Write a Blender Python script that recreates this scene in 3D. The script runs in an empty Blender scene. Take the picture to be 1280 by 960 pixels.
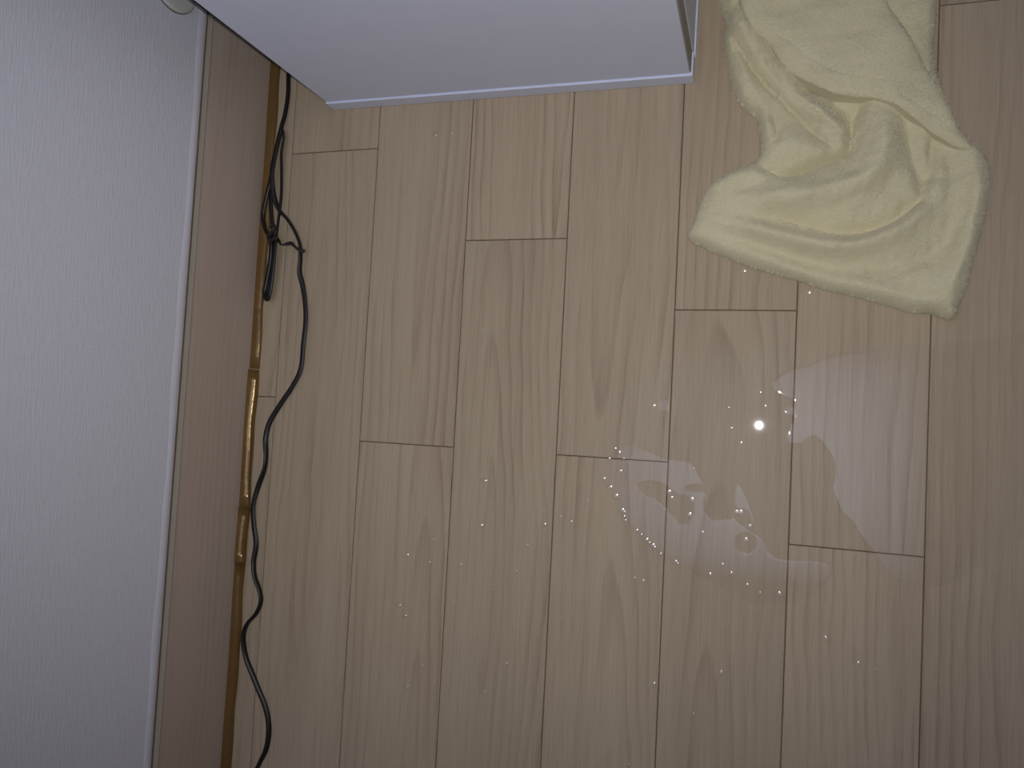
import bpy, bmesh, math, random
import numpy as np
from mathutils import Vector, Matrix

random.seed(7)
rng = np.random.default_rng(11)
scene = bpy.context.scene
C = scene.collection

# ------------------------------------------------------------------ camera
cam_d = bpy.data.cameras.new('camera')
cam = bpy.data.objects.new('camera', cam_d); C.objects.link(cam)
cam_d.sensor_width = 36.0
cam_d.lens = 955.727 / 1280 * 36.0
cam_d.clip_start = 0.01
cam.location = (0.448317, 0.0, 0.639788)
cam.rotation_euler = (0.064923, 0.3092336, 0.0560477)
scene.camera = cam

# ------------------------------------------------------------------ world, phone flash, exposure
world = bpy.data.worlds.new('room_ambient'); scene.world = world
world.use_nodes = True
bg = world.node_tree.nodes['Background']
bg.inputs['Color'].default_value = (1.0, 0.97, 0.93, 1)
bg.inputs['Strength'].default_value = 0.04

fl_d = bpy.data.lights.new('phone_flash', 'SPOT')
fl = bpy.data.objects.new('phone_flash', fl_d); C.objects.link(fl)
fl.location = (0.4512, 0.0135, 0.640)
fl.rotation_euler = (Vector((0.235, 0.175, 0.0))-Vector(fl.location)).to_track_quat('-Z', 'Y').to_euler()
fl_d.energy = 5.75
fl_d.color = (1.0, 0.985, 0.97)
fl_d.shadow_soft_size = 0.0035
fl_d.spot_size = math.radians(122)
fl_d.spot_blend = 1.0

vs = scene.view_settings
vs.view_transform = 'Standard'; vs.look = 'None'; vs.gamma = 1.0; vs.exposure = 0.0
vs.use_curve_mapping = False

# ------------------------------------------------------------------ traced outlines, millimetres on the floor
PUD1 = [(457.8,39.0),(458.9,43.2),(462.4,46.5),(467.0,50.5),(472.8,53.8),(479.9,55.3),(486.1,56.7),(492.0,60.7),(498.9,64.0),(510.3,66.7),(522.2,68.5),(544.9,71.8),(570.5,74.2),(600.5,77.2),(630.6,82.4),(655.4,81.7),(676.0,64.9),(682.6,31.2),(671.3,-8.8),(647.7,-44.6),(618.5,-75.9),(588.3,-101.1),(562.1,-108.2),(545.7,-100.0),(534.3,-84.5),(526.3,-74.5),(521.0,-65.3),(511.7,-56.4),(509.0,-48.5),(505.6,-43.2),(505.4,-36.1),(506.4,-29.3),(505.4,-16.8),(498.8,-7.4),(494.6,-1.7),(491.6,0.6),(487.9,-0.2),(484.8,-3.5),(481.3,-6.2),(474.9,-6.9),(471.9,-4.9),(470.5,-0.6),(471.8,5.2),(473.7,9.7),(475.1,12.3),(475.3,15.7),(470.9,15.8),(467.8,17.6),(468.0,20.7),(470.9,23.4),(475.0,24.8),(475.2,27.4),(470.7,29.7),(465.3,31.4),(460.4,34.4)]
PUD2 = [(331.4,-26.6),(334.9,-22.4),(340.8,-17.3),(346.9,-13.9),(356.1,-16.4),(366.8,-19.7),(379.0,-24.2),(395.2,-25.1),(401.1,-29.2),(405.8,-37.3),(408.3,-42.3),(406.7,-44.3),(401.7,-44.5),(395.4,-46.1),(394.2,-48.5),(401.9,-48.6),(409.4,-48.6),(412.1,-52.3),(409.8,-56.9),(410.0,-62.7),(416.5,-69.8),(421.5,-70.0),(428.9,-68.7),(434.4,-68.9),(440.0,-72.1),(445.7,-76.7),(450.6,-79.3),(456.7,-83.1),(460.0,-89.7),(464.3,-94.8),(476.2,-96.7),(489.5,-95.3),(502.1,-95.7),(506.9,-102.5),(498.8,-115.6),(484.7,-126.4),(461.5,-133.0),(440.4,-129.9),(418.6,-120.5),(402.7,-114.7),(389.1,-109.1),(376.6,-103.3),(369.9,-97.2),(364.4,-92.8),(356.2,-86.1),(350.0,-80.4),(345.8,-76.2),(342.8,-68.5),(337.0,-59.0),(331.9,-51.4),(326.1,-44.5),(327.7,-34.9)]
HOLE2A = [(355.8,-48.2),(363.0,-44.7),(372.1,-45.0),(381.4,-48.9),(388.0,-53.5),(397.0,-54.8),(401.0,-59.6),(400.2,-69.4),(396.7,-76.1),(391.6,-76.6),(386.2,-70.6),(380.1,-64.0),(372.7,-58.1),(362.1,-54.3)]
HOLE2B = [(450.9,-86.2),(450.4,-89.0),(449.1,-91.4),(446.9,-93.3),(444.3,-94.4),(441.5,-94.4),(439.0,-93.4),(437.0,-91.6),(435.9,-89.1),(435.8,-86.3),(436.7,-83.6),(438.5,-81.4),(441.0,-79.9),(443.7,-79.4),(446.4,-79.9),(448.7,-81.3),(450.2,-83.5)]
PUD3 = [(434.0,-40.3),(435.8,-40.2),(438.4,-43.2),(440.3,-46.8),(442.9,-51.7),(444.9,-56.6),(447.6,-62.6),(449.0,-67.9),(448.2,-71.4),(446.7,-71.5),(444.7,-65.4),(443.1,-61.8),(439.6,-61.1),(436.6,-61.1),(433.7,-58.1),(433.0,-55.0),(433.0,-48.7),(433.5,-43.5)]
PUD4 = [(368.3,19.5),(369.8,23.5),(373.0,25.0),(376.3,25.1),(378.6,23.9),(379.1,19.3),(378.6,15.3),(376.1,14.2),(373.5,14.1),(370.1,15.6)]
DROPS = [(219.9,-54.4,1.5,'s'),(219.2,-93.8,1.5,'s'),(174.2,-110.5,1.1,'s'),(149.2,-126.8,1.2,'s'),(171.6,-131.1,0.8,'s'),(262.3,-106.8,1.0,'s'),(276.7,-87.8,1.4,'s'),(276.1,-76.9,0.8,'s'),(300.4,-82.9,1.0,'s'),(291.1,-79.7,0.8,'s'),(201.7,-130.0,1.0,'s'),(254.5,-129.8,0.8,'s'),(145.0,-172.7,1.0,'s'),(151.2,-181.3,1.1,'s'),(233.3,-143.9,0.9,'s'),(197.6,-163.4,0.9,'s'),(171.3,-223.1,1.0,'s'),(157.7,-243.5,1.0,'s'),(249.6,-209.6,0.9,'s'),(232.0,-236.1,0.8,'s'),(269.7,-275.0,0.8,'s'),(365.4,19.3,1.5,'p'),(334.7,-18.7,1.3,'e'),(338.2,-21.5,1.4,'e'),(330.0,-27.4,1.3,'e'),(342.2,-26.6,1.0,'e'),(340.0,-37.1,1.4,'e'),(326.4,-44.8,1.4,'e'),(331.9,-51.4,1.9,'e'),(336.9,-58.3,1.9,'e'),(342.8,-69.8,1.8,'e'),(344.6,-71.0,1.3,'e'),(345.1,-74.9,1.1,'e'),(346.2,-78.1,1.2,'e'),(356.2,-85.4,1.3,'e'),(360.3,-88.6,0.9,'e'),(364.4,-92.5,1.8,'e'),(367.1,-94.5,1.0,'e'),(369.8,-96.5,1.8,'e'),(371.5,-98.0,1.2,'e'),(376.6,-102.7,1.1,'e'),(389.1,-107.8,1.4,'e'),(390.7,-108.9,0.8,'e'),(380.9,-51.5,1.8,'i'),(383.6,-55.9,1.1,'i'),(399.6,-56.5,1.7,'i'),(398.3,-68.9,1.8,'i'),(409.2,-82.0,1.1,'i'),(435.4,-63.4,1.4,'v'),(438.5,-63.4,1.7,'v'),(445.9,-73.5,1.2,'v'),(443.2,-84.8,1.6,'i'),(426.0,-106.1,1.1,'i'),(433.0,-112.0,1.2,'b'),(416.5,-115.1,1.6,'b'),(436.7,-7.6,1.1,'n'),(450.1,33.6,0.8,'n'),(454.2,23.0,1.0,'n'),(426.1,20.1,0.7,'n'),(428.9,3.8,0.7,'n'),(313.7,-63.9,0.9,'s'),(356.3,-124.4,0.9,'b'),(363.3,-126.2,1.3,'b'),(445.5,-119.9,1.2,'b'),(455.2,-124.7,0.8,'b'),(470.1,-124.2,1.6,'b'),(376.1,-207.7,1.3,'f'),(428.1,-190.9,1.3,'f'),(408.2,-226.6,1.1,'f'),(358.7,-275.1,0.9,'f'),(504.8,-153.6,1.3,'f'),(527.9,-169.1,1.2,'f'),(539.5,-171.3,0.7,'f'),(434.2,132.9,1.8,'t1'),(484.4,115.2,1.9,'t2'),(153.0,262.1,1.2,'c1'),(169.8,262.9,1.2,'c2'),(209.7,79.9,0.8,'m'),(361.8,250.9,0.8,'c3')]
CORD_MAIN = [(-8.9,270.5,9,0),(-10.6,252.2,11,0),(-13.6,231.6,11,10),(-11.3,211.1,10,30),(-5.4,194.8,8,60),(4.3,184.2,5,80),(12.7,172.3,4,85),(19.1,159.6,4,88),(20.5,147.0,4,70),(20.0,133.0,3,50),(23.5,120.7,2,20),(27.3,105.8,2,0),(29.7,86.3,2,0),(28.8,63.0,2,0),(27.9,39.7,2,0),(20.3,22.4,2,0),(7.4,3.3,2,10),(-3.0,-14.3,2,20),(-6.3,-30.1,2,30),(-3.8,-47.0,3,60),(-4.9,-61.0,3,60),(-11.5,-78.6,2,20),(-15.1,-95.9,2,0),(-13.2,-113.5,2,5),(-8.9,-132.4,2,20),(-10.3,-149.4,2,50),(-7.5,-162.7,3,60),(-1.1,-175.0,3,70),(1.6,-186.0,3,70),(-2.8,-198.0,3,70),(-11.9,-209.0,3,70),(-15.4,-221.7,3,60),(-12.0,-239.7,2,50),(-3.4,-255.1,2,40),(4.9,-268.9,2,30),(14.2,-284.6,2,20),(19.2,-302.4,2,30),(18.1,-321.1,2,40),(12.1,-335.6,2,60),(6.8,-348.8,3,70),(0.7,-372.2,3,70),(1.2,-409.5,2,30),(14.1,-458.0,2,20),(24.0,-513.6,2,10)]
CORD_LOOP = [(-7.1,383.3,3,40),(-8.2,350.7,3,40),(-8.0,330.3,3,40),(-7.0,311.5,3,40),(-8.0,291.7,4,40),(-9.7,278.1,6,30),(-12.3,258.2,8,0),(-16.7,226.4,8,0),(-23.0,201.6,6,10),(-24.9,187.5,5,10),(-20.0,175.0,6,0),(-11.4,163.7,9,0),(-11.0,144.2,8,0),(-15.6,120.9,6,0),(-16.7,111.4,6,0),(-12.0,105.5,8,0),(-7.3,109.9,10,0),(-4.7,131.6,11,0),(-3.7,159.1,11,30),(-3.8,183.3,9,70),(-3.9,207.7,7,80),(-6.1,232.1,6,80),(-7.0,251.8,7,70),(-5.1,265.8,8,60),(-6.8,272.7,9,30),(-9.6,265.3,10,0),(-11.1,246.7,11,0),(-13.3,224.9,12,0)]
CORD_LOOP2 = [(-10.2,276.1,5,0),(-13.5,259.4,5,0),(-17.2,235.4,5,0),(-18.7,216.5,4,0),(-16.6,195.5,4,0),(-13.2,177.0,4,0),(-11.9,161.0,4,0),(-13.7,137.1,4,0),(-16.7,119.0,3,0),(-16.1,109.3,4,0),(-12.0,106.8,5,0),(-9.4,123.2,6,0),(-7.6,149.9,7,0),(-7.5,163.9,8,0)]
TIE = [(-10.2,175.6,12),(-6.2,177.3,14),(-3.4,173.9,15),(-7.4,169.5,14),(-15.1,166.4,8),(-8.4,161.9,13),(-0.7,164.6,14),(-1.9,162.2,8),(0.4,159.2,7),(5.1,160.2,6),(10.4,160.8,6),(14.3,157.6,6),(19.9,154.4,6),(25.6,152.9,5)]
TOWEL_OUT = [(388.5,477.4),(397.3,420.3),(402.0,385.2),(404.3,357.5),(410.8,338.4),(410.2,322.9),(413.1,305.7),(417.8,288.4),(422.2,273.3),(430.1,262.7),(438.4,255.5),(442.1,240.1),(443.1,230.1),(440.9,220.4),(433.7,216.2),(424.5,213.4),(410.3,205.4),(401.1,197.2),(395.3,181.4),(391.4,168.2),(387.9,158.9),(398.5,151.4),(419.1,141.8),(434.8,135.0),(452.2,129.0),(474.5,122.5),(491.1,116.1),(520.0,108.6),(539.7,102.5),(556.2,97.7),(568.1,97.2),(575.6,94.5),(581.5,92.5),(585.6,95.5),(587.0,100.9),(592.2,115.8),(596.2,134.9),(601.2,157.5),(604.2,173.6),(605.9,191.5),(605.7,203.0),(603.5,211.2),(599.9,217.8),(592.7,226.7),(585.1,236.3),(576.4,255.4),(571.4,271.9),(567.3,285.9),(565.8,299.7),(567.3,321.5),(567.4,337.7),(568.9,375.3),(571.3,412.9),(563.7,455.7),(518.1,473.9),(452.2,479.6)]
RIDGES = [([(409.1,344.7),(417.9,310.4),(428.5,276.4),(441.7,249.3),(451.7,222.8)],6,9),([(416.7,343.8),(423.5,326.4),(443.2,291.5),(465.2,263.7),(489.3,242.7),(501.2,226.2)],8,9),([(525.8,252.6),(530.8,233.7),(529.7,212.1),(516.3,194.2),(485.3,186.2),(450.1,183.1),(416.5,185.6)],10,11),([(463.4,228.5),(484.3,217.7)],5,10),([(409.9,195.7),(425.1,203.5),(440.3,205.3)],5,7),([(568.9,200.9),(564.0,183.0),(547.5,161.2),(525.9,149.5),(498.0,145.2),(469.0,152.0),(432.7,162.5),(401.5,169.8)],7,7),([(591.2,208.7),(595.3,187.7),(590.7,161.2),(585.1,134.7),(579.0,108.1)],4,6),([(398.9,156.2),(451.8,135.9),(510.2,117.3),(548.9,106.9),(575.5,102.2)],3,6)]
VALLEYS = [([(410.7,331.9),(424.1,310.4),(435.2,292.8),(451.2,273.0),(471.7,250.7),(483.9,237.0),(497.1,223.5)],9,3.5),([(431.9,316.2),(447.6,288.3),(470.1,263.0),(489.4,247.5)],4,3),([(418.0,305.7),(427.0,281.6),(437.6,261.0)],3,3),([(450.8,251.5),(454.8,240.2),(455.7,231.7)],4,3),([(517.7,260.6),(512.4,249.0),(511.0,236.5),(509.7,222.1),(502.0,215.0),(479.1,206.7),(461.4,203.1),(446.2,209.0)],10,4),([(479.9,271.9),(497.7,259.6),(507.7,252.5)],8,8),([(484.9,242.7),(490.9,237.8),(496.8,233.6)],4,2.5),([(543.1,246.8),(549.7,227.8),(553.9,210.3),(559.2,193.5),(560.0,181.3),(550.5,171.9),(534.4,161.4),(506.0,156.5),(482.3,161.5),(450.6,171.4)],8,5),([(565.3,228.6),(564.7,211.6),(564.4,198.2)],6,4),([(573.6,217.1),(579.2,201.7)],5,8),([(577.9,189.7),(581.1,166.1),(574.2,145.9),(548.8,133.0),(510.2,129.8),(469.6,139.0),(426.8,155.2)],6,8)]
STEPS = [([(410.8,330.8),(424.1,309.4),(435.3,291.8),(451.2,272.1),(471.7,249.9),(483.8,236.3),(497.0,222.8)],4.6,7),([(517.5,259.7),(512.2,248.2),(510.8,235.7),(509.5,221.4),(501.8,214.3),(479.0,206.0),(461.4,202.4),(446.2,208.3)],6.2,8),([(559.7,180.8),(550.2,171.4),(534.1,160.9),(505.8,156.0),(482.2,161.0),(450.6,170.8)],3.8,7),([(432.0,315.2),(447.6,287.4),(470.1,262.2),(489.3,246.7)],3.4,5)]
FLAP = [(406.6,448.9),(414.9,393.9),(419.3,360.0),(423.8,339.7),(428.5,328.6),(434.4,318.2),(445.6,307.9),(452.0,296.3),(462.5,282.4),(476.3,271.7),(493.9,262.6),(509.2,259.5),(523.2,256.5),(536.0,250.0),(545.4,242.6),(560.7,231.2),(576.7,220.0),(590.7,214.4),(595.3,212.9),(589.0,221.6),(581.6,231.0),(573.2,248.9),(566.2,264.6),(556.7,283.1),(546.6,300.6),(537.0,315.8),(529.5,330.4),(523.9,353.0),(518.3,391.6),(511.6,430.8),(488.1,451.1),(440.2,459.7)]
STITCH = [[(450.0,314.8),(460.3,306.1),(466.3,301.0),(475.3,291.3),(487.0,283.3),(498.5,277.2),(515.2,273.2)],[(541.0,257.2),(551.3,249.2),(559.4,243.7),(565.8,240.3),(575.3,231.8)]]

# ------------------------------------------------------------------ helpers
def lin(r, g, b):
    f = lambda c: (c/255)/12.92 if c/255 <= .04045 else (((c/255)+.055)/1.055)**2.4
    return (f(r), f(g), f(b), 1)

def tag(o, label=None, cat=None, group=None, kind=None):
    if label: o['label'] = label
    if cat: o['category'] = cat
    if group: o['group'] = group
    if kind: o['kind'] = kind
    return o

def link(name, me, mat, parent=None, smooth=False):
    o = bpy.data.objects.new(name, me); C.objects.link(o)
    if mat: 
        if not me.materials: me.materials.append(mat)
    if parent: o.parent = parent
    if smooth:
        me.polygons.foreach_set('use_smooth', [True]*len(me.polygons))
    return o

def empty(name, loc=(0,0,0)):
    o = bpy.data.objects.new(name, None); C.objects.link(o); o.location = loc
    o.empty_display_size = .05
    return o

def from_arrays(name, V, F):
    me = bpy.data.meshes.new(name); me.from_pydata([tuple(v) for v in V], [], [tuple(f) for f in F]); me.update()
    return me

def box_mesh(name, x0, x1, y0, y1, z0, z1, bev=0.0, seg=2):
    bm = bmesh.new(); bmesh.ops.create_cube(bm, size=1.0)
    for v in bm.verts:
        v.co = Vector((x0 if v.co.x < 0 else x1, y0 if v.co.y < 0 else y1, z0 if v.co.z < 0 else z1))
    if bev: bmesh.ops.bevel(bm, geom=list(bm.edges), offset=bev, segments=seg, profile=.6, affect='EDGES')
    me = bpy.data.meshes.new(name); bm.to_mesh(me); bm.free(); return me

def catmull(P, n, closed=False):
    P = np.array(P, float); N = len(P); out = []
    rngi = range(N) if closed else range(N-1)
    for i in rngi:
        if closed: a, b, c, d = P[(i-1) % N], P[i], P[(i+1) % N], P[(i+2) % N]
        else: a, b, c, d = P[max(i-1, 0)], P[i], P[i+1], P[min(i+2, N-1)]
        for k in range(n):
            t = k/n
            out.append(.5*((2*b)+(-a+c)*t+(2*a-5*b+4*c-d)*t*t+(-a+3*b-3*c+d)*t**3))
    if not closed: out.append(P[-1])
    return np.array(out)

def seg_dist(Q, P, closed=False):
    """distance, closest point and parameter (0..1) from points Q to the polyline P"""
    best = np.full(len(Q), 1e9); cp = np.zeros((len(Q), 2)); par = np.zeros(len(Q))
    n = len(P) if closed else len(P)-1
    for i in range(n):
        a = P[i]; b = P[(i+1) % len(P)]; ab = b-a; L2 = max(ab@ab, 1e-9)
        t = np.clip(((Q-a)@ab)/L2, 0, 1)
        c = a+t[:, None]*ab
        d = np.hypot(Q[:, 0]-c[:, 0], Q[:, 1]-c[:, 1])
        m = d < best
        best[m] = d[m]; cp[m] = c[m]; par[m] = (i+t[m])/n
    return best, cp, par

def side_dist(Q, P):
    best = np.full(len(Q), 1e9); sd = np.zeros(len(Q)); par = np.zeros(len(Q)); n = len(P)-1
    for i in range(n):
        a = P[i]; ab = P[i+1]-a; L2 = max(ab@ab, 1e-9)
        t = np.clip(((Q-a)@ab)/L2, 0, 1); c = a+t[:, None]*ab
        d = np.hypot(Q[:, 0]-c[:, 0], Q[:, 1]-c[:, 1]); m = d < best-1e-6
        s_ = ab[0]*(Q[:, 1]-a[1])-ab[1]*(Q[:, 0]-a[0])
        best[m] = d[m]; sd[m] = np.sign(s_[m]); par[m] = (i+t[m])/n
    return best, sd, par

def inside(Q, P):
    r = np.zeros(len(Q), bool); n = len(P); x, y = Q[:, 0], Q[:, 1]
    for i in range(n):
        x0, y0 = P[i]; x1, y1 = P[(i+1) % n]
        if y0 == y1: continue
        cond = ((y0 > y) != (y1 > y)) & (x < (x1-x0)*(y-y0)/(y1-y0)+x0)
        r ^= cond
    return r

def patch(outline, holes, cell):
    """quads on a grid filling an outline, border vertices pulled onto it; returns points (mm), faces, distance to the border"""
    O = np.array(outline); lo = O.min(0)-cell; hi = O.max(0)+cell
    nx = int((hi[0]-lo[0])/cell)+2; ny = int((hi[1]-lo[1])/cell)+2
    gx, gy = np.meshgrid(lo[0]+cell*np.arange(nx), lo[1]+cell*np.arange(ny))
    Q = np.stack([gx.ravel(), gy.ravel()], 1)
    ins = inside(Q, O); d, cp, _ = seg_dist(Q, O, True)
    for h in holes:
        H = np.array(h); ins &= ~inside(Q, H); dh, ch, _ = seg_dist(Q, H, True)
        m = dh < d; d[m] = dh[m]; cp[m] = ch[m]
    idx = np.arange(nx*ny).reshape(ny, nx)
    F = np.stack([idx[:-1, :-1].ravel(), idx[:-1, 1:].ravel(), idx[1:, 1:].ravel(), idx[1:, :-1].ravel()], 1)
    F = F[ins[F].any(1)]
    Q[~ins] = cp[~ins]; d[~ins] = 0
    near = ins & (d < cell*.25); Q[near] = cp[near]; d[near] = 0
    used = np.unique(F); remap = -np.ones(len(Q), int); remap[used] = np.arange(len(used))
    return Q[used], remap[F], d[used]

def boundary_loop_edges(F):
    cnt = {}
    for f in F:
        for a, b in zip(f, np.roll(f, -1)):
            a = int(a); b = int(b)
            if a == b: continue
            k = (min(a, b), max(a, b)); cnt.setdefault(k, []).append((a, b))
    return [v[0] for v in cnt.values() if len(v) == 1]

def sheet_mesh(name, Q, F, z, zb):
    """height field in mm over Q with a skirt dropping to zb (per vertex)"""
    V = [(q[0]/1000, q[1]/1000, h/1000) for q, h in zip(Q, z)]
    faces = [tuple(int(i) for i in f) for f in F]
    ext = {}
    zb = np.broadcast_to(zb, (len(Q),))
    for a, b in boundary_loop_edges(F):
        for i in (a, b):
            if i not in ext:
                ext[i] = len(V); V.append((Q[i][0]/1000, Q[i][1]/1000, zb[i]/1000))
        faces.append((b, a, ext[a], ext[b]))
    me = from_arrays(name, V, faces)
    bm = bmesh.new(); bm.from_mesh(me)
    bmesh.ops.remove_doubles(bm, verts=list(bm.verts), dist=1e-6)
    bmesh.ops.dissolve_degenerate(bm, edges=list(bm.edges), dist=1e-7)
    bmesh.ops.recalc_face_normals(bm, faces=list(bm.faces))
    up = sum(f.normal.z*f.calc_area() for f in bm.faces)
    if up < 0: bmesh.ops.reverse_faces(bm, faces=list(bm.faces))
    bm.to_mesh(me); bm.free()
    return me

def sweep(name, path, w, h, n=12, mat=None, parent=None):
    """tube of elliptical section along (x, y, z, twist in degrees) given in mm"""
    S = catmull(path, 8); V = []; F = []
    m = len(S)
    for i in range(m):
        p = S[i, :3]; t = S[min(i+1, m-1), :3]-S[max(i-1, 0), :3]; t = t/np.linalg.norm(t)
        side = np.cross(t, (0, 0, 1)); side /= np.linalg.norm(side); up = np.cross(side, t)
        a = math.radians(S[i, 3]) if S.shape[1] > 3 else 0
        u = side*math.cos(a)+up*math.sin(a); v = -side*math.sin(a)+up*math.cos(a)
        for k in range(n):
            th = 2*math.pi*k/n
            q = p+u*(w/2*math.cos(th))+v*(h/2*math.sin(th))
            V.append(q/1000)
    for i in range(m-1):
        for k in range(n):
            F.append((i*n+k, i*n+(k+1) % n, (i+1)*n+(k+1) % n, (i+1)*n+k))
    F.append(tuple(range(n-1, -1, -1))); F.append(tuple((m-1)*n+k for k in range(n)))
    return link(name, from_arrays(name, V, F), mat, parent, True)

# ------------------------------------------------------------------ materials
class NT:
    def __init__(s, name):
        s.m = bpy.data.materials.new(name); s.m.use_nodes = True
        s.t = s.m.node_tree; s.b = s.t.nodes['Principled BSDF']; s.out = s.t.nodes['Material Output']
    def n(s, typ, **kw):
        o = s.t.nodes.new(typ)
        for k, v in kw.items():
            if k in ('operation', 'blend_type', 'noise_dimensions', 'wave_type', 'data_type', 'bands_direction', 'feature', 'clamp', 'use_clamp'): setattr(o, k, v)
            else: o.inputs[k.replace('_', ' ')].default_value = v
        return o
    def l(s, a, b): s.t.links.new(a, b)
    def math(s, op, a, b=None, c=None):
        o = s.n('ShaderNodeMath', operation=op)
        for i, x in enumerate((a, b, c)):
            if x is None: continue
            if isinstance(x, (int, float)): o.inputs[i].default_value = x
            else: s.l(x, o.inputs[i])
        return o.outputs[0]
    def ramp(s, fac, stops):
        o = s.n('ShaderNodeValToRGB'); e = o.color_ramp.elements
        while len(e) < len(stops): e.new(.5)
        for i, (p, c) in enumerate(stops): e[i].position = p; e[i].color = c
        s.l(fac, o.inputs['Fac']); return o.outputs['Color']
    def mix(s, fac, a, b, bt='MIX'):
        o = s.n('ShaderNodeMix', data_type='RGBA', blend_type=bt)
        for x, k in ((fac, 0), (a, 6), (b, 7)):
            if isinstance(x, (int, float)): o.inputs[k].default_value = x
            elif isinstance(x, tuple): o.inputs[k].default_value = x
            else: s.l(x, o.inputs[k])
        return o.outputs[2]
    def bump(s, height, strength, dist, prev=None):
        o = s.n('ShaderNodeBump', Strength=strength, Distance=dist); s.l(height, o.inputs['Height'])
        if prev: s.l(prev, o.inputs['Normal'])
        return o.outputs['Normal']

def wood_material(name, tint, dark, rough, coat, contrast=1.0, vary=True, upright=False):
    t = NT(name)
    tc = t.n('ShaderNodeTexCoord'); oi = t.n('ShaderNodeObjectInfo')
    sep = t.n('ShaderNodeSeparateXYZ')
    if upright:
        rt = t.n('ShaderNodeMapping'); rt.inputs['Rotation'].default_value = (0, math.pi/2, 0); t.l(tc.outputs['Object'], rt.inputs['Vector']); t.l(rt.outputs[0], sep.inputs[0])
    else: t.l(tc.outputs['Object'], sep.inputs[0])
    rnd = oi.outputs['Random']
    r2 = t.math('FRACT', t.math('MULTIPLY', rnd, 37.13)); r3 = t.math('FRACT', t.math('MULTIPLY', rnd, 91.71))
    off = t.math('MULTIPLY', rnd, 40.0)
    comb = t.n('ShaderNodeCombineXYZ'); t.l(sep.outputs[0], comb.inputs[0]); t.l(sep.outputs[1], comb.inputs[1]); t.l(off, comb.inputs[2])
    def vec(sx, sy):
        m = t.n('ShaderNodeMapping'); t.l(comb.outputs[0], m.inputs['Vector']); m.inputs['Scale'].default_value = (sx, sy, 1); return m.outputs[0]
    def noise(v, scale, detail, rough_=.5):
        o = t.n('ShaderNodeTexNoise', Scale=scale, Detail=detail, Roughness=rough_); t.l(v, o.inputs['Vector']); return o.outputs['Fac']
    warp = noise(vec(12, 2.6), 1.0, 3)
    warp2 = noise(vec(60, 5), 1.0, 3)
    cx = t.math('MULTIPLY', t.math('SUBTRACT', r2, .5), .11)
    x = t.math('ADD', t.math('SUBTRACT', sep.outputs[0], cx), t.math('MULTIPLY', t.math('SUBTRACT', warp, .5), .042))
    x = t.math('ADD', x, t.math('MULTIPLY', t.math('SUBTRACT', warp2, .5), .006))
    slope = t.math('MULTIPLY', t.math('SUBTRACT', r3, .5), .16)
    dep = t.math('ADD', t.math('MULTIPLY', sep.outputs[1], slope), .008)
    r = t.math('SQRT', t.math('ADD', t.math('MULTIPLY', x, x), t.math('MULTIPLY', dep, dep)))
    ph = t.math('MULTIPLY', r, 120.0)
    ring = t.math('FRACT', ph)
    late = t.math('POWER', ring, 3.0)                       # soft rise, sudden fall: early and late wood
    fall = t.math('SMOOTH_MIN', late, t.math('MULTIPLY', t.math('SUBTRACT', 1.0, ring), 9.0), .2)
    ringmask = noise(vec(34, 3.5), 1.0, 2)
    ringv = t.math('MULTIPLY', fall, t.math('MULTIPLY', t.math('MAXIMUM', t.math('SUBTRACT', ringmask, .36), 0.0), 3.4))
    fibre = noise(vec(900, 16), 1.0, 4, .65)
    pore = noise(vec(1500, 45), 1.0, 2, .5)
    porem = t.math('MULTIPLY', t.math('GREATER_THAN', pore, .60), t.math('ADD', t.math('MULTIPLY', ringv, .6), .25))
    broad = noise(vec(22, 1.6), 1.0, 2)
    v = t.math('ADD', t.math('MULTIPLY', ringv, .50*contrast), t.math('MULTIPLY', t.math('SUBTRACT', fibre, .5), .75*contrast))
    v = t.math('ADD', v, t.math('MULTIPLY', porem, .30*contrast))
    v = t.math('ADD', v, t.math('MULTIPLY', t.math('SUBTRACT', broad, .45), .55*contrast))
    v = t.math('ADD', v, .12)
    clamp = t.n('ShaderNodeClamp'); t.l(v, clamp.inputs[0])
    col = t.mix(clamp.outputs[0], tint, dark)
    if vary:
        hue = t.ramp(r2, [(0, (.93, .93, .93, 1)), (.5, (1.0, .99, .97, 1)), (1, (1.05, 1.03, 1.01, 1))])
        col = t.mix(1.0, col, hue, 'MULTIPLY')
    t.l(col, t.b.inputs['Base Color'])
    rr = t.math('ADD', t.math('MULTIPLY', fibre, .12), rough-.06)
    t.l(rr, t.b.inputs['Roughness'])
    t.b.inputs['Specular IOR Level'].default_value = .12
    if coat:
        t.b.inputs['Coat Weight'].default_value = coat; t.b.inputs['Coat Roughness'].default_value = .035
    h = t.math('ADD', fibre, t.math('MULTIPLY', porem, -.8))
    t.l(t.bump(h, .25, .0002), t.b.inputs['Normal'])
    return t.m

M = {}
M['oak'] = wood_material('pale_oak_laminate', lin(184, 167, 144), lin(137, 117, 96), .52, .06, 1.0)
M['base_wood'] = wood_material('baseboard_oak', lin(196, 180, 166), lin(150, 134, 121), .5, 0, .7, False, True)

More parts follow.
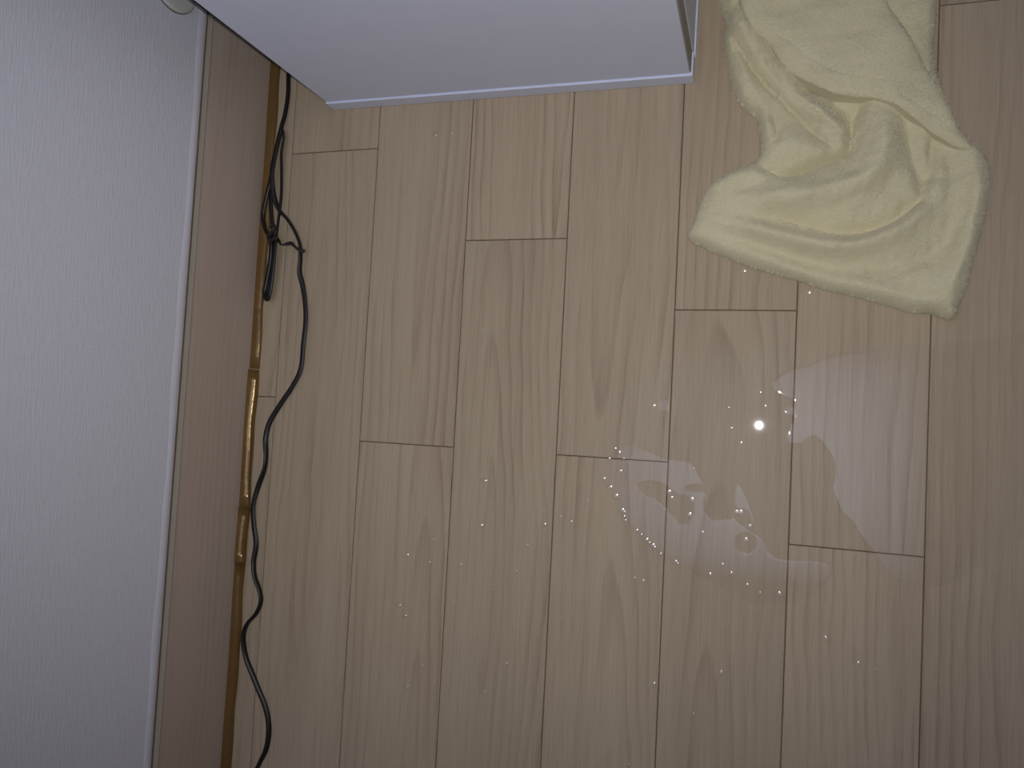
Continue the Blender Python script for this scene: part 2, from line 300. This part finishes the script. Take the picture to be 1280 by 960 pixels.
def plain(name, col, rough=.5, spec=.5, metal=0.0, bump=None):
    t = NT(name)
    tc = t.n('ShaderNodeTexCoord')
    nz = t.n('ShaderNodeTexNoise', Scale=40.0, Detail=4.0); t.l(tc.outputs['Object'], nz.inputs['Vector'])
    a = tuple(min(1, c*1.03) for c in col[:3])+(1,); b = tuple(c*.96 for c in col[:3])+(1,)
    t.l(t.mix(nz.outputs['Fac'], a, b), t.b.inputs['Base Color'])
    t.b.inputs['Roughness'].default_value = rough; t.b.inputs['Specular IOR Level'].default_value = spec; t.b.inputs['Metallic'].default_value = metal
    if bump:
        nb = t.n('ShaderNodeTexNoise', Scale=bump[0], Detail=3.0); t.l(tc.outputs['Object'], nb.inputs['Vector'])
        t.l(t.bump(nb.outputs['Fac'], bump[1], bump[2]), t.b.inputs['Normal'])
    return t.m

M['joint'] = plain('dark_joint_filler', lin(112, 90, 70), .9, .1)
M['cabinet'] = plain('white_lacquer_panel', lin(221, 227, 248), .42, .4, bump=(120, .05, .0003))
M['cab_edge'] = plain('grey_edge_band', lin(150, 146, 140), .5)
M['black'] = plain('black_gap_strip', lin(8, 8, 10), .8, .1)
M['cable'] = plain('black_cable_rubber', lin(16, 16, 17), .42, .5, bump=(600, .1, .0001))
M['tie'] = plain('black_twist_tie', lin(40, 34, 32), .45)
M['caulk'] = plain('white_caulk_strip', lin(222, 222, 234), .6, bump=(60, .1, .001))
M['plastic'] = plain('pale_grey_plastic', lin(205, 208, 206), .45)
M['plastic_dark'] = plain('dim_grey_plastic', lin(120, 124, 120), .5)
M['ceiling'] = plain('ceiling_paper', lin(225, 225, 225), .9)
M['lamp_frame'] = plain('lamp_frame_white', lin(230, 230, 230), .4)
M['thread'] = plain('cream_thread', lin(238, 234, 205), .6)

# wallpaper: woven threads
t = NT('woven_wallpaper')
tc = t.n('ShaderNodeTexCoord')
def wn(scale, det):
    m = t.n('ShaderNodeMapping'); t.l(tc.outputs['Object'], m.inputs['Vector']); m.inputs['Scale'].default_value = scale
    o = t.n('ShaderNodeTexNoise', Scale=1.0, Detail=det, Roughness=.6); t.l(m.outputs[0], o.inputs['Vector']); return o.outputs['Fac']
warpv = wn((1, 60, 650), 3.0); weft = wn((1, 480, 110), 3.0); blot = wn((1, 30, 30), 3.0)
hgt = t.math('ADD', t.math('MULTIPLY', warpv, 1.0), t.math('MULTIPLY', weft, .35))
t.l(t.mix(t.math('MULTIPLY', hgt, .6), lin(208, 210, 223), lin(234, 236, 248)), t.b.inputs['Base Color'])
t.b.inputs['Roughness'].default_value = .75; t.b.inputs['Specular IOR Level'].default_value = .25
t.l(t.bump(t.math('ADD', hgt, t.math('MULTIPLY', blot, .6)), .55, .0007), t.b.inputs['Normal'])
M['wallpaper'] = t.m

# old gold moulding film
t = NT('aged_gold_moulding')
tc = t.n('ShaderNodeTexCoord')
m = t.n('ShaderNodeMapping'); t.l(tc.outputs['Object'], m.inputs['Vector']); m.inputs['Scale'].default_value = (60, 9, 60)
nz = t.n('ShaderNodeTexNoise', Scale=1.0, Detail=4.0); t.l(m.outputs[0], nz.inputs['Vector'])
t.l(t.mix(nz.outputs['Fac'], lin(142, 110, 66), lin(94, 68, 38)), t.b.inputs['Base Color'])
t.b.inputs['Metallic'].default_value = .25; t.b.inputs['Roughness'].default_value = .22; t.b.inputs['Specular Tint'].default_value = (1.0, .86, .55, 1); t.b.inputs['Specular IOR Level'].default_value = .9
nb = t.n('ShaderNodeTexNoise', Scale=90.0, Detail=3.0); t.l(tc.outputs['Object'], nb.inputs['Vector'])
t.l(t.bump(nb.outputs['Fac'], .35, .0012), t.b.inputs['Normal'])
M['gold'] = t.m

# terry towelling
t = NT('pale_yellow_terry')
tc = t.n('ShaderNodeTexCoord')
n1 = t.n('ShaderNodeTexNoise', Scale=700.0, Detail=2.0); t.l(tc.outputs['Object'], n1.inputs['Vector'])
n2 = t.n('ShaderNodeTexNoise', Scale=35.0, Detail=4.0); t.l(tc.outputs['Object'], n2.inputs['Vector'])
c = t.mix(n2.outputs['Fac'], lin(229, 222, 190), lin(216, 207, 172))
c = t.mix(t.math('MULTIPLY', n1.outputs['Fac'], .35), c, lin(200, 188, 146))
t.l(c, t.b.inputs['Base Color'])
t.b.inputs['Roughness'].default_value = .95; t.b.inputs['Specular IOR Level'].default_value = .1
t.b.inputs['Sheen Weight'].default_value = .25; t.b.inputs['Sheen Roughness'].default_value = .5
t.l(t.bump(t.math('ADD', n1.outputs['Fac'], n2.outputs['Fac']), .6, .0012), t.b.inputs['Normal'])
M['terry'] = t.m

# water: clear, mirror-like by Fresnel
def water(name, rough, ior):
    t = NT(name)
    t.t.nodes.remove(t.b)
    tr = t.n('ShaderNodeBsdfTransparent'); tr.inputs['Color'].default_value = (.985, .985, .985, 1)
    gl = t.n('ShaderNodeBsdfGlossy', Roughness=rough); gl.inputs['Color'].default_value = (1, 1, 1, 1)
    fr = t.n('ShaderNodeFresnel', IOR=ior)
    geo = t.n('ShaderNodeNewGeometry')      # same reflectance from above and below: a thin film
    t.l(t.math('SUBTRACT', ior, t.math('MULTIPLY', geo.outputs['Backfacing'], ior-1/ior)), fr.inputs['IOR'])
    mx = t.n('ShaderNodeMixShader'); t.l(fr.outputs[0], mx.inputs[0]); t.l(tr.outputs[0], mx.inputs[1]); t.l(gl.outputs[0], mx.inputs[2])
    t.l(mx.outputs[0], t.out.inputs['Surface'])
    return t.m
M['water'] = water('clear_water', .03, 1.333)
M['drop'] = water('clear_water_drop', .12, 1.6)  # index raised above that of water so the drop glints show

# lamp diffuser, brighter over its LED boards than along its rim
t = NT('lamp_diffuser')
t.t.nodes.remove(t.b)
tc = t.n('ShaderNodeTexCoord'); sep = t.n('ShaderNodeSeparateXYZ'); t.l(tc.outputs['Generated'], sep.inputs[0])
def rim(o):
    a = t.math('ABSOLUTE', t.math('SUBTRACT', o, .5))
    return t.math('SMOOTHSTEP', a, .5, .18) if False else t.math('SUBTRACT', 1.0, t.math('POWER', t.math('MULTIPLY', a, 2.0), 3.0))
em = t.n('ShaderNodeEmission'); em.inputs['Color'].default_value = (.72, .77, 1.0, 1)
t.l(t.math('MULTIPLY', t.math('MULTIPLY', rim(sep.outputs[0]), rim(sep.outputs[1])), 3.7), em.inputs['Strength'])
t.l(em.outputs[0], t.out.inputs['Surface'])
M['diffuser'] = t.m

# ------------------------------------------------------------------ the room
XW = -0.035                      # wall plane
floor = link('floor', box_mesh('floor', XW, 1.50, -1.15, .95, -.02, -.0016), M['joint'])
tag(floor, 'pale oak laminate floor of long planks with dark joints', kind='structure')
PW = .095; GAP = .0007; PL = .8
YJ = {-1: .0105, 0: .252, 1: -.0267, 2: .161, 3: -.0272, 4: .0988, 5: -.0847, 6: .3354}
cache = {}
def plank(x0, x1, y0, y1):
    cx, cy = (x0+x1)/2, (y0+y1)/2; w, l = x1-x0-GAP, y1-y0-GAP
    key = (round(w, 4), round(l, 3))
    if key not in cache:
        bm = bmesh.new(); bmesh.ops.create_cube(bm, size=1.0)
        for v in bm.verts: v.co = Vector((v.co.x*w, v.co.y*l, v.co.z*.008))
        top = [e for e in bm.edges if all(v.co.z > 0 for v in e.verts)]
        bmesh.ops.bevel(bm, geom=top, offset=.0005, segments=1, affect='EDGES')
        me = bpy.data.meshes.new('plank'); bm.to_mesh(me); bm.free(); me.materials.append(M['oak']); cache[key] = me
    o = bpy.data.objects.new('plank', cache[key]); C.objects.link(o); o.parent = floor
    o.location = (cx, cy, -.004)
    return o
for n in range(-1, 16):
    x0 = max(n*PW, XW); x1 = min((n+1)*PW, 1.5)
    if x1-x0 < .01: continue
    yj = YJ.get(n, random.uniform(-.4, .4))
    ys = [yj+k*PL for k in range(-4, 5)]
    ys = sorted(set([-1.15]+[y for y in ys if -1.12 < y < .92]+[.95]))
    for a, b in zip(ys[:-1], ys[1:]): plank(x0, x1, a, b)

wall = link('wall_left', box_mesh('wall_left', XW-.12, XW, -1.15, .95, -.02, 2.32), M['wallpaper'])
tag(wall, 'off-white woven wallpaper wall', kind='structure')
wb = link('wall_back', box_mesh('wall_back', XW-.12, 1.5, .95, 1.07, -.02, 2.32), M['wallpaper'])
tag(wb, 'off-white woven wallpaper wall behind the white cabinet', kind='structure')
ce = link('ceiling', box_mesh('ceiling', XW-.12, 1.5, -1.15, 1.07, 2.32, 2.40), M['ceiling'])
tag(ce, 'plain white ceiling', kind='structure')

XB = -0.029
bb = link('baseboard_left', box_mesh('baseboard_left', XW, XB, -1.15, .95, 0, .0895, .0008, 2), M['base_wood'])
tag(bb, 'brown oak baseboard along the white wall', kind='structure')
bt = link('top_edge', box_mesh('top_edge', XW+.0008, XB+.0004, -1.15, .95, .0888, .0905, .0005, 2), plain('beige_edge_band', lin(158, 148, 132), .5), bb)
gap = link('shadow_gap', box_mesh('shadow_gap', XW, XW+.0012, -1.15, .95, .0888, .0912), M['joint'], bb)

# bead of caulk between wallpaper and baseboard: a slightly wavy band
V = []; F = []
ys = np.linspace(-1.15, .95, 180)
for i, y in enumerate(ys):
    zt = 0.1000+.0008*math.sin(y*23)+.0006*math.sin(y*61+1)
    for (xx, zz) in ((XW, zt), (XW+.0003, zt-.0008), (XW+.0005, (zt+.092)/2), (XW+.0005, .0925), (XW, .0918)): V.append((xx, y, zz))
for i in range(len(ys)-1):
    for k in range(4): F.append((i*5+k, i*5+k+1, (i+1)*5+k+1, (i+1)*5+k))
ck = link('trim_1', from_arrays('trim_1', V, F), M['caulk'], None, True)
tag(ck, 'narrow white band along the wall just above the baseboard', kind='structure')

# gold corner moulding in lengths
gm = empty('trim_2', (XB, 0, 0)); tag(gm, 'aged gold corner moulding between baseboard and floor', kind='structure')
def gold(y0, y1, w, h, lean):
    n = max(6, int((y1-y0)/.012)); V = []; F = []; K = 9
    for i in range(n+1):
        y = y0+(y1-y0)*i/n
        ww = w*(1+.06*math.sin(y*47)+.05*math.sin(y*113)); hh = h*(1+.08*math.sin(y*39+2))
        for k in range(K):
            a = math.pi/2*k/(K-1)
            V.append((ww*(math.sin(a)**lean), y, hh*(math.cos(a)**.8)+.0002))
    for i in range(n):
        for k in range(K-1): F.append((i*K+k, i*K+k+1, (i+1)*K+k+1, (i+1)*K+k))
    F.append(tuple(range(K))); F.append(tuple(n*K+k for k in reversed(range(K))))
    return link('moulding_length', from_arrays('moulding_length', V, F), M['gold'], gm, True)
gold(.0375, .95, .0090, .0040, 1.0)
gold(-.097, .0365, .0088, .0058, .9)
gold(-.1515, -.0975, .0090, .0066, 1.0)
gold(-1.15, -.1520, .0086, .0052, 1.0)

# ceiling lamp reflected in the water
lamp = empty('ceiling_lamp', (.45, -.09, 2.32))
tag(lamp, 'wide flat white ceiling lamp with a glowing diffuser', 'lamp')
bm = bmesh.new()
LX, LY = .60, .46
for (a, b, c, d) in ((-LX, LX, -LY, -LY+.02), (-LX, LX, LY-.02, LY), (-LX, -LX+.02, -LY+.02, LY-.02), (LX-.02, LX, -LY+.02, LY-.02)):
    r = bmesh.ops.create_cube(bm, size=1.0)
    for v in r['verts']: v.co = Vector((a if v.co.x < 0 else b, c if v.co.y < 0 else d, -.05 if v.co.z < 0 else 0))
me = bpy.data.meshes.new('frame'); bm.to_mesh(me); bm.free(); link('frame', me, M['lamp_frame'], lamp)
link('diffuser', box_mesh('diffuser', -LX+.02, LX-.02, -LY+.02, LY-.02, -.045, -.012, .004, 2), M['diffuser'], lamp)

# ------------------------------------------------------------------ white cabinet
cb = empty('cabinet', (.0440, .2931, 0)); cb.rotation_euler = (0, 0, math.atan2(.2903-.2931, .3433))
tag(cb, 'white cabinet with a plain front panel standing on the floor by the wall', 'cabinet')
CW, CD, CH = .3434, .48, .62
link('body', box_mesh('body', .0012, CW-.0004, .020, CD, .004, CH, .001), M['cabinet'], cb)
link('front_panel', box_mesh('front_panel', .0008, CW-.0020, .0012, .018, .0155, CH, .0012), M['cabinet'], cb)
link('bottom_rail', box_mesh('bottom_rail', .0004, CW+.0004, -.0004, .0195, .0004, .0150, .0007), M['cabinet'], cb)
link('side_rail', box_mesh('side_rail', CW-.004, CW+.0010, .0195, CD, .0004, .0060, .0008), M['cabinet'], cb)
link('edge_band', box_mesh('edge_band', CW-.0022, CW-.0010, .0025, .0215, .0155, CH, .0003), M['cab_edge'], cb)
V = [(-.0004, .003, .012), (.0010, .003, .012), (-.0085, .003, CH), (.0010, .003, CH), (-.0004, .02, .012), (.0010, .02, .012), (-.0085, .02, CH), (.0010, .02, CH)]
link('side_seal', from_arrays('side_seal', V, [(0, 1, 3, 2), (4, 6, 7, 5), (0, 2, 6, 4), (1, 5, 7, 3), (2, 3, 7, 6), (0, 4, 5, 1)]), M['black'], cb)

# ------------------------------------------------------------------ round fitting on the wall
gr = empty('wall_fitting', (XW, .359, .134)); tag(gr, 'round pale plastic fitting on the wall behind the white cabinet', 'wall fitting')
def lathe(name, prof, mat, parent, n=48):
    V = []; F = []
    for (r, d) in prof:
        for k in range(n):
            a = 2*math.pi*k/n; V.append((d, r*math.cos(a), r*math.sin(a)))
    for i in range(len(prof)-1):
        for k in range(n): F.append((i*n+k, i*n+(k+1) % n, (i+1)*n+(k+1) % n, (i+1)*n+k))
    F.append(tuple((len(prof)-1)*n+k for k in range(n)))
    return link(name, from_arrays(name, V, F), mat, parent, True)
lathe('seal_ring', [(.0292, 0), (.0292, .0010), (.0280, .0012), (.0270, .0012)], M['plastic_dark'], gr)
lathe('cover', [(.0283, .0003), (.0283, .0022), (.0275, .0032), (.0262, .0036), (.018, .0044), (.0172, .0042)], M['plastic'], gr)
lathe('centre_cap', [(.0165, .003), (.0165, .0068), (.0155, .0080), (.006, .0086)], M['plastic_dark'], gr)

# ------------------------------------------------------------------ towel
tw = empty('towel', (0.53, .25, 0)); tag(tw, 'crumpled pale yellow terry towel lying folded on the wooden floor', 'towel')
OUT = catmull(TOWEL_OUT, 4, True)
Q, F, dE = patch(OUT, [], 1.05)
def smooth_noise(Q, scale, seed):
    g = np.random.default_rng(seed); s = np.zeros(len(Q))
    for k in range(7):
        a = g.uniform(0, 2*math.pi); f = g.uniform(.6, 1.6)/scale
        s += np.sin((Q[:, 0]*math.cos(a)+Q[:, 1]*math.sin(a))*f*2*math.pi+g.uniform(0, 6.28))
    return s/7**.5
def ease(e):
    e = np.clip(e, 0, 1); return e*e*(3-2*e)
def ends(pts, t):
    L = np.hypot(*np.diff(np.array(pts), axis=0).T).sum()      # short creases fade round their ends by distance alone
    return 1.0 if L < 75 else .35+.65*ease(np.minimum(t, 1-t)*4)
def folds(Q):
    h = np.zeros(len(Q))
    for pts, A, w in RIDGES:
        d, _, t = seg_dist(Q, catmull(pts, 5)); end = ends(pts, t)
        h += 1.35*A*np.exp(-(d/w)**2)*end
    for pts, A, w in VALLEYS:
        d, _, t = seg_dist(Q, catmull(pts, 5)); end = ends(pts, t)
        h -= 1.15*A*np.exp(-(d/(1.25*w))**1.7)*end
    for pts, A, L in STEPS:                                # one fold lying over its neighbour
        d, sd, t = side_dist(Q, catmull(pts, 5)); end = ease(np.minimum(t, 1-t)*6)
        h += A*np.where(sd > 0, np.exp(-d/L), -.8*np.exp(-d/(.8*L)))*end
    return h
h = 17.0+folds(Q)+1.0*smooth_noise(Q, 34, 3)+.45*smooth_noise(Q, 13, 5)
h = np.where(h < 5, 5-4*(1-np.exp(-(5-h)/4)), h)
edge = 1-np.exp(-dE/4.5)
h = 2.0+(h-2.0)*edge**.8+.22*rng.standard_normal(len(Q))
twm = sheet_mesh('towel_cloth', Q, F, h, .4)
def put(name, me, mat):
    me.transform(Matrix.Translation((-.53, -.25, 0))); o = link(name, me, mat, tw, True)
    for f in me.polygons:
        if abs(f.normal.z) < .03: f.use_smooth = False
    return o
put('cloth', twm, M['terry'])
FO = catmull(FLAP, 4, True)
QF, FF, dF = patch(FO, [], 1.35)
hb = 10.5+folds(QF)
hf = 29.0+2.4*smooth_noise(QF, 75, 9)+.5*smooth_noise(QF, 20, 12)
# the flap slopes down to the floor towards its right-hand tip
tipd = np.clip((QF[:, 0]-535)/60, 0, 1)
hf -= 11.0*tipd**1.3
for pts in STITCH:
    d, _, _ = seg_dist(QF, catmull(pts, 5)); hf -= .8*np.exp(-(d/2.0)**2)
ef = 1-np.exp(-dF/3.2)
zt = hf-4.2*(1-ef)
put('folded_flap', sheet_mesh('folded_flap', QF, FF, zt+.15*rng.standard_normal(len(QF)), zt-14.0), M['terry'])
# terry pile: short loops and fibres
def pile(Q, F, z, count, seed, drop=0):
    g = np.random.default_rng(seed)
    P = np.column_stack([Q, z]); fi = F[g.integers(0, len(F), count)]
    w = g.dirichlet((1, 1, 1, 1), count)
    b = (P[fi]*w[:, :, None]).sum(1)
    e1 = P[fi[:, 1]]-P[fi[:, 0]]; e2 = P[fi[:, 3]]-P[fi[:, 0]]
    n = np.cross(e1, e2); n /= np.maximum(np.linalg.norm(n, axis=1), 1e-6)[:, None]; n[n[:, 2] < 0] *= -1
    a = g.uniform(0, 2*math.pi, count); tdir = np.column_stack([np.cos(a), np.sin(a), np.zeros(count)])
    L = g.uniform(.8, 1.9, count)[:, None]
    tip = b+(n*.7+tdir*.75)*L
    side = np.cross(tdir, n); side /= np.maximum(np.linalg.norm(side, axis=1), 1e-6)[:, None]
    return np.stack([b-side*.22-n*.2, b+side*.22-n*.2, tip], 1)
T = np.concatenate([pile(Q, F, h, 60000, 21), pile(QF, FF, zt, 22000, 22)])
# fringe all round the outer edge
k = 3600; pi = rng.integers(0, len(OUT), k); u = rng.random(k)[:, None]
b = OUT[pi]*(1-u)+OUT[(pi+1) % len(OUT)]*u
tan = OUT[(pi+1) % len(OUT)]-OUT[pi]; tan /= np.maximum(np.linalg.norm(tan, axis=1), 1e-6)[:, None]
nrm = np.column_stack([tan[:, 1], -tan[:, 0]])
cen = inside(b+nrm*.8, OUT); nrm[cen] *= -1
z0 = rng.uniform(.4, 3.2, k)
B = np.column_stack([b, z0]); D3 = np.column_stack([nrm+tan*rng.normal(0, .6, (k, 1)), rng.uniform(-.05, .5, k)])
tip = B+D3*rng.uniform(.6, 2.3, k)[:, None]; tip[:, 2] = np.maximum(tip[:, 2], .2)
S3 = np.column_stack([tan*.4, rng.choice([-1.0, 1.0], k)])*.22
T = np.concatenate([T, np.stack([B-S3, B+S3, tip], 1)])
V = T.reshape(-1, 3)/1000
me = bpy.data.meshes.new('terry_pile'); me.vertices.add(len(V)); me.vertices.foreach_set('co', V.ravel())
nt = len(T); me.loops.add(nt*3); me.loops.foreach_set('vertex_index', np.arange(nt*3, dtype=np.int32))
me.polygons.add(nt); me.polygons.foreach_set('loop_start', np.arange(0, nt*3, 3, dtype=np.int32)); me.update(calc_edges=True)
tp = put('terry_pile', me, M['terry']); tp['kind'] = 'stuff'
# stitched hem
for pts in STITCH:
    S = catmull(pts, 14)
    d, _, _ = seg_dist(S, FO, True)
    V = []; F_ = []
    acc = 0.0; nxt = 0.0
    L = np.concatenate([[0], np.cumsum(np.hypot(*np.diff(S, axis=0).T))])
    s = 1.0
    while s < L[-1]-3:
        q0 = np.array([np.interp(s, L, S[:, 0]), np.interp(s, L, S[:, 1])]); q1 = np.array([np.interp(s+1.9, L, S[:, 0]), np.interp(s+1.9, L, S[:, 1])])
        i0 = np.argmin(((QF-q0)**2).sum(1)); z = zt[i0]
        tt = (q1-q0)/np.linalg.norm(q1-q0); nn = np.array([-tt[1], tt[0]])*.30
        base = len(V)
        for q, zz in ((q0, z-.1), ((q0+q1)/2, z+.55), (q1, z-.1)):
            V += [(*(q+nn), zz), (*(q-nn), zz), (*q, zz+.35)]
        for j in (0, 3):
            F_ += [(base+j, base+j+2, base+j+5, base+j+3), (base+j+2, base+j+1, base+j+4, base+j+5)]
        s += 4.2
    put('hem_stitching', from_arrays('hem_stitching', [np.array(v)/1000 for v in V], F_), M['thread'])

# ------------------------------------------------------------------ power cord
pc = empty('power_cord', (0, 0, 0)); tag(pc, 'thin black cord, bundled near the cabinet and trailing along the gold moulding', 'cord')
def shift(path, dz=0): return [(x, y, max(z, 1.4)+dz)+tuple(r) for x, y, z, *r in path]
sweep('cable', shift(CORD_MAIN), 5.0, 2.7, 12, M['cable'], pc)
sweep('cable_loop', shift(CORD_LOOP), 4.2, 2.7, 12, M['cable'], pc)
sweep('cable_loop', shift(CORD_LOOP2), 4.2, 2.7, 12, M['cable'], pc)
tie = sweep('twist_tie', [(x, y, z, a) for (x, y, z), a in zip(TIE, [0, 20, 60, 20, 0, 0, 10, 60, 80, 10, 0, 70, 20, 0])], 3.6, 1.5, 8, M['tie'], pc)

# ------------------------------------------------------------------ water
def puddle(outline, holes, label, depth, cell):
    O = catmull(outline, 5, True); H = [catmull(x, 4, True) for x in holes]
    Q, F, d = patch(O, H, cell)
    z = .05+depth*(1-(1-np.clip(d/1.3, 0, 1))**2)
    c = Q.mean(0)
    me = sheet_mesh('water_puddle', Q, F, z, .03); me.transform(Matrix.Translation((-c[0]/1000, -c[1]/1000, 0)))
    o = link('water_puddle', me, M['water'], None, True); o.location = (c[0]/1000, c[1]/1000, 0)
    return tag(o, label, 'puddle', 'water spilled on the floor')
puddle(PUD1, [], 'large clear puddle spread over the floor below the towel', .16, 1.3)
puddle(PUD2, [HOLE2A, HOLE2B], 'ragged clear puddle with droplets along its left edge and dry gaps inside', .16, 1.0)
puddle(PUD3, [], 'slim tapering sliver of water between the two bigger puddles', .14, .6)
puddle(PUD4, [], 'small round blot of water beside a plank joint above the ragged puddle', .15, .5)

dm = None
def droplet_mesh():
    V = []; F = []; n = 14; R = 6
    for i in range(R):
        r = 1-i/R; zz = 1-r*r
        for k in range(n):
            b = 2*math.pi*k/n; V.append((r*math.cos(b), r*math.sin(b), zz))
    V.append((0, 0, 1.0))
    for i in range(R-1):
        for k in range(n): F.append((i*n+k, i*n+(k+1) % n, (i+1)*n+(k+1) % n, (i+1)*n+k))
    for k in range(n): F.append(((R-1)*n+k, (R-1)*n+(k+1) % n, R*n))
    me = from_arrays('water_droplet', V, F); me.materials.append(M['drop'])
    me.polygons.foreach_set('use_smooth', [True]*len(me.polygons)); return me
dm = droplet_mesh()
DROP_LABELS = {
    'e': 'tiny glinting water droplet along the left rim of the ragged puddle',
    'i': 'tiny glinting water droplet inside the ragged puddle with dry gaps',
    'b': 'tiny glinting water droplet just below the ragged puddle',
    's': 'tiny water droplet scattered on the planks left of the ragged puddle',
    'n': 'tiny water droplet near the bright flash reflection between the two big puddles',
    'f': 'tiny water droplet on the planks far below the puddles, toward the photo bottom',
    't1': 'water droplet beside the towel hem, left one of the two', 't2': 'water droplet beside the towel hem, right one of the two',
    'c1': 'water droplet in front of the cabinet, left one of the close pair', 'c2': 'water droplet in front of the cabinet, right one of the close pair',
    'c3': 'lone tiny water droplet on the plank between cabinet and towel', 'm': 'lone tiny water droplet in the middle of the floor, well above the others',
    'p': 'water droplet touching the left side of the small round water blot',
    'v': 'water droplet at the tip of the slim water sliver'}
for x, y, r, code in DROPS:
    o = bpy.data.objects.new('water_droplet', dm); C.objects.link(o)
    tilt = math.hypot(x-448, y)/640                # drop shape set for the flash glint: steeper and wider further from the camera
    s = r*(1.0+2.7*tilt)/1000
    o.location = (x/1000, y/1000, .0001)
    o.scale = (s*random.uniform(.95, 1.1), s*random.uniform(.95, 1.1), s*max(.06, .60*tilt)); o.rotation_euler[2] = random.uniform(0, 6)
    tag(o, DROP_LABELS[code], 'droplet', 'water droplets splashed over the floor')
